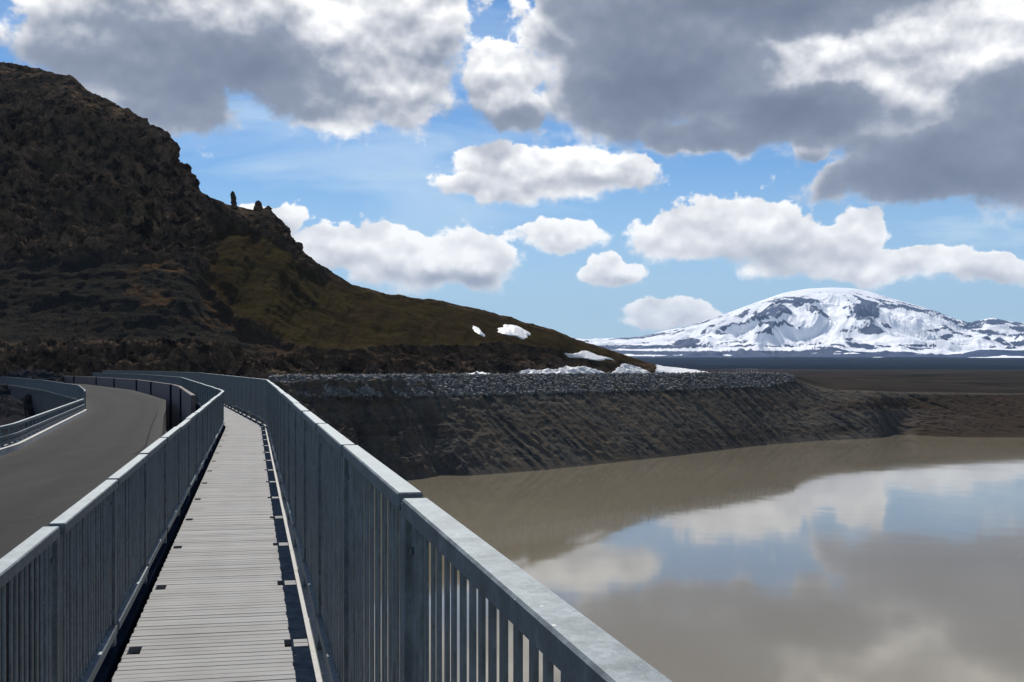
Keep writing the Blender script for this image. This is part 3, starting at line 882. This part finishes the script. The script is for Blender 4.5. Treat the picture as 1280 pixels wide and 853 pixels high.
# ridges and gullies running down from the two summits
def radial(xs, ys, seed, k=7.0):
    ax_, ay_ = MP[..., 0] - xs, MP[..., 1] - ys
    rr_ = np.sqrt(ax_ ** 2 + ay_ ** 2)
    th = np.arctan2(ax_, -ay_ + 1.0)
    th = th + (fbm(np.stack([ax_ / 900, ay_ / 900, 0 * ax_], -1), 3, seed=seed + 7) - 0.5) * 0.35
    return fbm(np.stack([th * k, rr_ / 2600, 0 * th], -1), 5, 0.55, seed=seed, ridged=True), rr_
ra, rra = radial(2835.0, 10500.0, 240)
rb, rrb = radial(4200.0, 10400.0, 250, 6.0)
rad = np.where(rra < rrb * 1.6, ra, rb)
rmin = np.minimum(rra, rrb * 1.3)
MP[..., 2] += (rad - 0.6) * 190 * sstep(rmin, 150, 900) * np.clip(hgt / 420, 0.1, 1) * np.sin(np.clip(tt * 1.02, 0, 1) * math.pi) ** 0.7
# back of the mountain
bk = MP[-1:].copy(); bk[..., 1] += 2500; bk[..., 0] *= (d1 + 2500) / d1; bk[..., 2] = 0
MP = np.concatenate([MP, bk], 0)
QX = 640 + MP[..., 0] / MP[..., 1] * F
QY = HY - (MP[..., 2] - EYE) / MP[..., 1] * F
rad = np.concatenate([rad, rad[-1:]], 0)
st = fbm(np.stack([MP[..., 0] / 330, MP[..., 1] / 1100, MP[..., 2] / 85], -1), 5, 0.55, seed=220)
ln = fbm(np.stack([MP[..., 0] / 1500, MP[..., 1] / 500, MP[..., 2] / 22], -1), 5, 0.55, seed=230)
bare = 0.02 + sstep(rad * 0.62 + st * 0.38, 0.60, 0.74) * 0.62
low = sstep(QY, 412, 446)
bare = np.maximum(bare, low * sstep(ln, 0.40, 0.60) * 0.95)
bare = bare + 0.30 * sstep(QY, 436, 448)
def spot(x, y, rx, ry, k, ang_=0.0):
    ca_, sa_ = math.cos(ang_), math.sin(ang_)
    ax, ay = (QX - x) * ca_ + (QY - y) * sa_, -(QX - x) * sa_ + (QY - y) * ca_
    return k * np.exp(-((ax / rx) ** 2 + (ay / ry) ** 2))
for s_ in [(1082, 386, 20, 12, .85), (1070, 378, 12, 9, .4), (1008, 376, 26, 4, .7, .12), (1035, 397, 16, 7, .55, .5), (985, 405, 10, 5, .5, .5), (860, 428, 22, 6, .75),  # first spots paint the crater's shadow, drawn as bare rock
           (900, 413, 30, 4, .4, -.3), (935, 402, 6, 5, .5), (950, 405, 5, 8, .5), (1110, 408, 14, 5, .6, .8), (1165, 413, 26, 4, .6, -.1), (1185, 420, 22, 4, .6, -.4),
           (1245, 402, 18, 6, .7), (1238, 417, 14, 6, .7), (1275, 428, 12, 7, .7), (1215, 406, 12, 4, .5), (960, 388, 30, 3, .5, -.5), (840, 416, 34, 3, .45, -.2), (1270, 405, 14, 4, .6), (1060, 415, 30, 3, .5), (730, 422, 20, 2.5, .6), (760, 436, 30, 3, .5)]:
    bare = np.maximum(bare, spot(*s_) + bare * 0.35)
bare *= np.where(QY < 372, 0.8, 1)
mount = mesh_obj('mountain', MP.reshape(-1, 3), grid_faces(*MP.shape[:2]), M_MOUNT, smooth=True, attrs={'mask': np.repeat(np.clip(bare, 0, 1).reshape(-1, 1), 3, 1)})
tag(mount, 'broad snow-covered volcano with bare rock tinted blue as by haze beyond the dark plain', kind='structure')

# ------------------------------------------------------------------ walkway line
AX = [(-0.214 + 0.216 * 6, -6.0), (-0.214 - 0.216 * 36, 36.0)]
for dd_, sl in ((52, 0.30), (40, 0.385), (42, 0.47), (26, 0.60)):
    x0, y0 = AX[-1]
    AX.append((x0 - sl * dd_, y0 + dd_))
AX = np.array(AX)
# rounded at the bends
def resample(poly, step=0.25):
    seg = np.linalg.norm(np.diff(poly, axis=0), axis=1)
    s = np.concatenate([[0], np.cumsum(seg)])
    q = np.arange(0, s[-1], step)
    return np.stack([np.interp(q, s, poly[:, 0]), np.interp(q, s, poly[:, 1])], -1)
LINE = resample(AX, 0.25)
for _ in range(26):
    LINE[1:-1] = (LINE[:-2] + 2 * LINE[1:-1] + LINE[2:]) / 4
LS = np.concatenate([[0], np.cumsum(np.linalg.norm(np.diff(LINE, axis=0), axis=1))])
S0 = np.interp(0.0, LINE[:, 1], LS)         # arc length where the camera stands
def at(s, off=0.0):
    """point and heading s metres along the walkway from the camera, off metres to the right"""
    s = s + S0
    x, y = np.interp(s, LS, LINE[:, 0]), np.interp(s, LS, LINE[:, 1])
    x2, y2 = np.interp(s + .3, LS, LINE[:, 0]), np.interp(s + .3, LS, LINE[:, 1])
    x1, y1 = np.interp(s - .3, LS, LINE[:, 0]), np.interp(s - .3, LS, LINE[:, 1])
    h = math.atan2(x2 - x1, y2 - y1)
    return np.array((x + math.cos(h) * off, y - math.sin(h) * off)), h
SEND = LS[-1] - S0 - 1
def sweep(name, s0, s1, prof, mat, parent=None, step=0.6, offs=None, smooth=False):
    """extrude a closed profile [(off, z)...] along the walkway line"""
    ss = np.arange(s0, s1 + step * 0.5, step)
    V, Fc = [], []
    k = len(prof)
    for s in ss:
        o_ = offs(s) if offs else 0.0
        for off, z in prof:
            p, _h2 = at(s, off + o_)
            V.append((p[0], p[1], z))
    for i in range(len(ss) - 1):
        for j in range(k):
            a, b = i * k + j, i * k + (j + 1) % k
            Fc.append((a, b, b + k, a + k))
    o = mesh_obj(name, V, Fc, mat, parent, smooth)
    me = o.data
    bm = bmesh.new(); bm.from_mesh(me)
    bm.verts.ensure_lookup_table()
    bm.faces.new([bm.verts[j] for j in range(k)])
    bm.faces.new([bm.verts[(len(ss) - 1) * k + j] for j in reversed(range(k))])
    bmesh.ops.recalc_face_normals(bm, faces=list(bm.faces))
    bm.to_mesh(me); bm.free()
    return o
def rect(o0, o1, z0, z1):
    return [(o0, z0), (o1, z0), (o1, z1), (o0, z1)]

PITCH = 2.21                       # panel length along the walkway
JOINT0 = 3.25                      # first joint ahead of the camera
# ---------- walkway: boards, edge timber, trough
walk = empty('walkway', (0, 0, 0))
tag(walk, 'grey slatted footbridge deck curving away between two steel railings', kind='structure')
def board_mesh(name, x0, x1, seed):
    rr = random.Random(seed)
    bm = bmesh.new()
    v, f = box_data(x0 + rr.uniform(-.004, .004), x1 + rr.uniform(-.004, .004), -0.0462, 0.0462, -0.04, 0.0)
    vs_ = [bm.verts.new(p) for p in v]
    for q in f:
        bm.faces.new([vs_[i] for i in q])
    bmesh.ops.bevel(bm, geom=[e_ for e_ in bm.edges if abs(e_.verts[0].co.z) < 1e-6 and abs(e_.verts[1].co.z) < 1e-6], offset=0.003, segments=1, affect='EDGES')
    me = bpy.data.meshes.new(name)
    bm.to_mesh(me); bm.free()
    me.materials.append(M_BOARD)
    return me
BM = [board_mesh('board', -0.565, 0.444, i) for i in range(5)]
JM = boxes_mesh('joint_board', [(-0.468, 0.405, -0.0455, 0.0455, -0.04, 0.0), (-0.565, -0.546, -0.0455, 0.0455, -0.04, 0.0),
                                (0.463, 0.552, -0.0455, 0.0455, -0.04, 0.0), (-0.56, 0.55, -0.012, 0.012, -0.06, -0.0405)], M_BOARD)
nb = 0
rest = []
s = 0.3
while s < SEND - 3:
    kj = (s - JOINT0) / PITCH
    joint = abs(kj - round(kj)) * PITCH < 0.1
    p, h = at(s)
    if nb < 300 and s > 3.2:
        o = obj('joint_board' if joint else 'board', JM if joint else BM[nb % 5], walk, (p[0], p[1], random.uniform(-.0015, .0015)), -h + random.uniform(-.0015, .0015))
        nb += 1
    else:
        rest.append((p, h, joint))
    s += 0.0995
bmr = bmesh.new()
for p, h, joint in rest:
    src = JM if joint else BM[0]
    n0_ = len(bmr.verts)
    bmr.from_mesh(src)
    bmr.verts.ensure_lookup_table()
    M4 = Matrix.Translation((p[0], p[1], 0)) @ Matrix.Rotation(-h, 4, 'Z')
    for v in bmr.verts[n0_:]:
        v.co = M4 @ v.co
mer = bpy.data.meshes.new('far_boards'); bmr.to_mesh(mer); bmr.free(); mer.materials.append(M_BOARD)
tag(obj('far_boards', mer, walk), kind='stuff')
sweep('edge_timber', -2, SEND - 3, rect(0.556, 0.586, -0.09, 0.006), M_PALE, walk)
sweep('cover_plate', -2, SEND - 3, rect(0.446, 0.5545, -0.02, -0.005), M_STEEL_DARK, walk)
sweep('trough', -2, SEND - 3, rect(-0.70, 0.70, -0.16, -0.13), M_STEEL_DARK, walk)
sweep('side_beam', -2, SEND - 3, [(0.588, -0.45), (0.70, -0.45), (0.70, -0.03), (0.588, -0.03)], M_FASCIA, walk)
sweep('side_beam', -2, SEND - 3, [(-0.70, -0.45), (-0.60, -0.45), (-0.60, 0.045), (-0.70, 0.045)], M_STEEL_DARK, walk)

# ---------- railings
CL = PITCH - 0.10                  # panel clear length
def panel_meshes(top):
    P = {}
    P['top_rail'] = boxes_mesh('top_rail', [(-CL / 2, CL / 2, -0.036, 0.036, top - 0.05, top)], M_STEEL, 0.005)
    P['bottom_rail'] = boxes_mesh('bottom_rail', [(-CL / 2, CL / 2, -0.036, 0.036, 0.13, 0.185)], M_STEEL, 0.005)
    P['end_plate'] = boxes_mesh('end_plate', [(-0.045, 0.045, -0.005, 0.005, 0.1855, top - 0.0505)], M_STEEL, 0.0015)
    P['slat'] = boxes_mesh('slat', [(-0.0205, 0.0205, -0.0035, 0.0035, 0.1855, top - 0.0505)], M_STEEL)
    P['post'] = boxes_mesh('post', [(-0.038, 0.038, -0.034, 0.034, -0.10, top - 0.022)], M_STEEL, 0.004)
    return P
def slat_x():
    a, b = -CL / 2 + 0.15, CL / 2 - 0.15
    return [a + (b - a) * i / 17 for i in range(18)]
SLX = slat_x()
def bolt_mesh():
    bm = bmesh.new()
    bmesh.ops.create_cone(bm, cap_ends=True, segments=6, radius1=0.011, radius2=0.010, depth=0.010, matrix=Matrix.Rotation(math.pi / 2, 4, 'X'))
    me = bpy.data.meshes.new('bolt'); bm.to_mesh(me); bm.free(); me.materials.append(M_STEEL)
    return me
BOLT = bolt_mesh()
def slats_joined(me):
    bm = bmesh.new()
    for x in SLX:
        k0 = len(bm.verts)
        bm.from_mesh(me)
        bm.verts.ensure_lookup_table()
        for v in bm.verts[k0:]:
            v.co.x += x
    m2 = bpy.data.meshes.new('slats'); bm.to_mesh(m2); bm.free(); m2.materials.append(M_STEEL)
    return m2
def railing(name, off, top, s_first, s_last, n_near, label, skip_from=None):
    root = empty(name)
    tag(root, label, 'railing')
    P = panel_meshes(top)
    SJ = slats_joined(P['slat'])
    k = 0
    n = int(round((s_last - s_first) / PITCH))
    for i in range(n):
        sa, sb = s_first + i * PITCH, s_first + (i + 1) * PITCH
        pa, ha = at(sa, off); pb, hb = at(sb, off)
        mid = (pa + pb) / 2
        ln_ = np.linalg.norm(pb - pa)
        rz = math.atan2(pb[1] - pa[1], pb[0] - pa[0])
        pn = empty('panel', (mid[0], mid[1], 0), root, rz)
        pn.scale = (ln_ / PITCH, 1, 1)
        jz = random.uniform(-.004, .004)
        for nm in ('top_rail', 'bottom_rail'):
            obj(nm, P[nm], pn, (0, random.uniform(-.006, .006), jz))
        for sx2 in (-1, 1):
            obj('end_plate', P['end_plate'], pn, (sx2 * (CL / 2 - 0.052), 0, 0))
        obj('post', P['post'], pn, (PITCH / 2, -0.012 if off > 0 else 0.012, 0))
        if n_near[0] <= i < n_near[1]:
            sy2 = 1 if off > 0 else -1
            for sx2 in (-1, 1):
                for bz in (0.27, top - 0.14):
                    obj('bolt', BOLT, pn, (sx2 * (CL / 2 - 0.052), sy2 * 0.009, bz))
            for x in SLX:
                obj('slat', P['slat'], pn, (x, random.uniform(-.002, .002), 0), random.uniform(-.03, .03))
        else:
            tag(obj('slats', SJ, pn), kind='stuff')
    return root
railing('steel_railing', 0.635, 1.40, JOINT0 - 2 * PITCH, JOINT0 + 80 * PITCH, (0, 13),
        'taller galvanised steel slat railing on the reservoir side of the walkway')
railing('steel_railing', -0.635, 1.07, JOINT0 - 1 * PITCH, JOINT0 + 80 * PITCH, (0, 13),
        'lower galvanised steel slat railing between the walkway and the road')

# ------------------------------------------------------------------ road on the dam, with the slot beside the walkway
ZR = -0.60
def road_right(s):
    return np.interp(s, [-6, 41, 60, 70, 110, 200], [-2.45, -2.40, -2.15, -1.95, -1.5, -1.3])
def road_left(s):
    return np.interp(s, [-6, 30, 66, 69, 100, 137, 200], [-6.45, -6.45, -5.95, -6.0, -8.2, -10.5, -12.5])
def strip(name, s0, s1, fa, fb, z, mat, parent=None, n=4, step=0.7, dz0=0.0):
    ss = np.arange(s0, s1, step)
    V = []
    lat = np.tile(np.linspace(0, 1, n + 1), len(ss))[:, None]
    for s in ss:
        a, b = fa(s), fb(s)
        for j in range(n + 1):
            p, _ = at(s, a + (b - a) * j / n)
            V.append((p[0], p[1], z))
    return mesh_obj(name, V, grid_faces(len(ss), n + 1), mat, parent, attrs={'mask': np.repeat(lat, 3, 1)})
road = strip('road', -4, SEND, road_left, road_right, ZR, M_ASPHALT)
tag(road, 'narrow grey asphalt road along the dam', kind='structure')
strip('road_seam', 34, 66, lambda s: np.interp(s, [34, 50, 66], [-2.95, -2.75, -2.45]), lambda s: np.interp(s, [34, 50, 66], [-2.95, -2.75, -2.45]) + 0.05, ZR + 0.004, M_TAR, road, n=1)
# the dam body under the road: two concrete sides and the floor of the slot
dam = empty('dam_wall')
tag(dam, 'concrete dam body under the road with a dark slot beside the walkway', 'dam wall')
def wall(name, s0, s1, fo, th, z0, z1, mat, parent, step=0.7):
    return sweep(name, s0, s1, rect(-th / 2, th / 2, z0, z1), mat, parent, step, fo)
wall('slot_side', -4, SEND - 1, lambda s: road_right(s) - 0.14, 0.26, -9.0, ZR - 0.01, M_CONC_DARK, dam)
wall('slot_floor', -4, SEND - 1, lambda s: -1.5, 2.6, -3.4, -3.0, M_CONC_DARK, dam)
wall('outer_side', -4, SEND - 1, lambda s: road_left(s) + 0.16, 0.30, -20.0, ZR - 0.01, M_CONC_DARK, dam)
wall('water_side', -4, SEND - 1, lambda s: 0.45, 0.5, -24.0, -0.47, M_CONC, dam)

# ---------- parapet between road and walkway, panel by panel
par = empty('parapet_wall')
tag(par, 'low pinkish concrete parapet in panels with dark joints beside the far road', 'parapet wall')
def quad_wall(name, sa, sb, off, th, z0, z1, mat, parent):
    pa, _ = at(sa, off); pb, _ = at(sb, off)
    mid = (pa + pb) / 2
    L = np.linalg.norm(pb - pa)
    me = boxes_mesh(name, [(-L / 2, L / 2, -th / 2, th / 2, z0, z1)], mat, 0.015)
    return obj(name, me, parent, (mid[0], mid[1], 0), math.atan2(pb[1] - pa[1], pb[0] - pa[0]))
sp = 57.0
i = 0
while sp < SEND - 8:
    L = 9.2
    quad_wall('wall_panel', sp, sp + L, -0.87, 0.22, -2.9, 0.50 + random.uniform(-.01, .01), M_CONC_PINK, par)
    if i % 2:
        quad_wall('pier', sp + L + 0.02, sp + L + 0.82, -0.90, 0.36, -2.9, 0.47, M_STEEL_DARK, par)
        sp += 0.84
    sp += L + 0.03
    i += 1

# ---------- left roadside: kerb and low guard rail, then a taller slatted fence
kerb = wall('kerb', -4, 66.5, lambda s: road_left(s) - 0.13, 0.30, ZR - 0.15, ZR + 0.17, M_KERB, None)
tag(kerb, 'pale concrete kerb under the low guard rail along the road', 'kerb')
gr = empty('guard_rail')
tag(gr, 'low steel guard rail of three beams on posts at the left road edge', 'guard rail')
for z0, z1, th, o_ in ((0.06, 0.15, 0.10, 0), (-0.22, -0.13, 0.07, 0.03), (-0.36, -0.28, 0.07, 0.03)):
    wall('beam', -4, 66.2, lambda s, o_=o_: road_left(s) - 0.15 + o_, th, z0, z1, M_STEEL, gr)
pm = boxes_mesh('guard_post', [(-0.05, 0.05, -0.045, 0.045, ZR + 0.168, 0.058)], M_STEEL, 0.006)
s = 3.0
while s < 66:
    p, h = at(s, road_left(s) - 0.19)
    obj('post', pm, gr, (p[0], p[1], 0), math.pi / 2 - h)
    s += 1.2
fn = empty('roadside_fence')
tag(fn, 'taller dark slatted steel fence beyond the guard rail where the road bends', 'fence')
FT = 0.53
fpm = {'top_rail': boxes_mesh('fence_rail', [(-1.08, 1.08, -0.035, 0.035, FT - 0.05, FT)], M_STEEL, 0.004),
       'bottom_rail': boxes_mesh('fence_rail', [(-1.08, 1.08, -0.035, 0.035, ZR + 0.08, ZR + 0.13)], M_STEEL, 0.004)}
fsl = boxes_mesh('fence_slats', [(-1.04 + i * 0.11 - .0225, -1.04 + i * 0.11 + .0225, -.003, .003, ZR + 0.131, FT - 0.051) for i in range(19)], M_STEEL)
fpost = boxes_mesh('fence_post', [(-0.035, 0.035, -0.035, 0.035, ZR - 0.3, FT + 0.01)], M_STEEL, 0.004)
p, h = at(66.4, road_left(66.4) - 0.15)
obj('post', fpost, fn, (p[0], p[1], 0), math.pi / 2 - h)
s = 66.5
while s < SEND - 6:
    pa, _ = at(s, road_left(s) - 0.15); pb, _ = at(s + 2.1, road_left(s + 2.1) - 0.15)
    mid = (pa + pb) / 2; L = np.linalg.norm(pb - pa)
    rz = math.atan2(pb[1] - pa[1], pb[0] - pa[0])
    pn = empty('panel', (mid[0], mid[1], 0), fn, rz)
    pn.scale = (L / 2.2, 1, 1)
    for nm, me in fpm.items():
        obj(nm, me, pn)
    tag(obj('slats', fsl, pn), kind='stuff')
    obj('post', fpost, pn, (1.1, 0, 0))
    s += 2.1

# ---------- short white guard posts at the far end of the crest
cg = empty('crest_rail')
tag(cg, 'tiny pale railing standing at the right-hand end of the stone crest', 'railing')
for i in range(8):
    X = 921 + i * 3.6
    d = 334.0
    pmm = boxes_mesh('crest_post', [(-0.05, 0.05, -0.05, 0.05, 0.0, 0.95)], M_KERB)
    obj('post', pmm, cg, ((X - 640) / F * d, d, 0.45))
x0, x1 = (921 - 640) / F * 334, (921 + 7 * 3.6 - 640) / F * 334
obj('rail', boxes_mesh('crest_rail_bar', [(x0 - .1, x1 + .1, -0.06, 0.06, 0.955, 1.05)], M_KERB), cg, (0, 334, 0.45))

# ------------------------------------------------------------------ air
hz = bpy.data.materials.new('air')
hz.use_nodes = True
ht = NT(hz.node_tree)
pv = ht.n('ShaderNodeVolumePrincipled')
pv.inputs['Color'].default_value = (0.50, 0.70, 1.0, 1)
pv.inputs['Density'].default_value = 3.5e-5
pv.inputs['Anisotropy'].default_value = 0.0
ht.t.links.new(pv.outputs[0], ht.n('ShaderNodeOutputMaterial').inputs['Volume'])
hv, hf = box_data(-42000, 42000, -1500, 15500, -34.0, 780.0)
haze = mesh_obj('haze', hv, hf, hz)
tag(haze, 'thin blue air between the camera and the far volcano', kind='stuff')
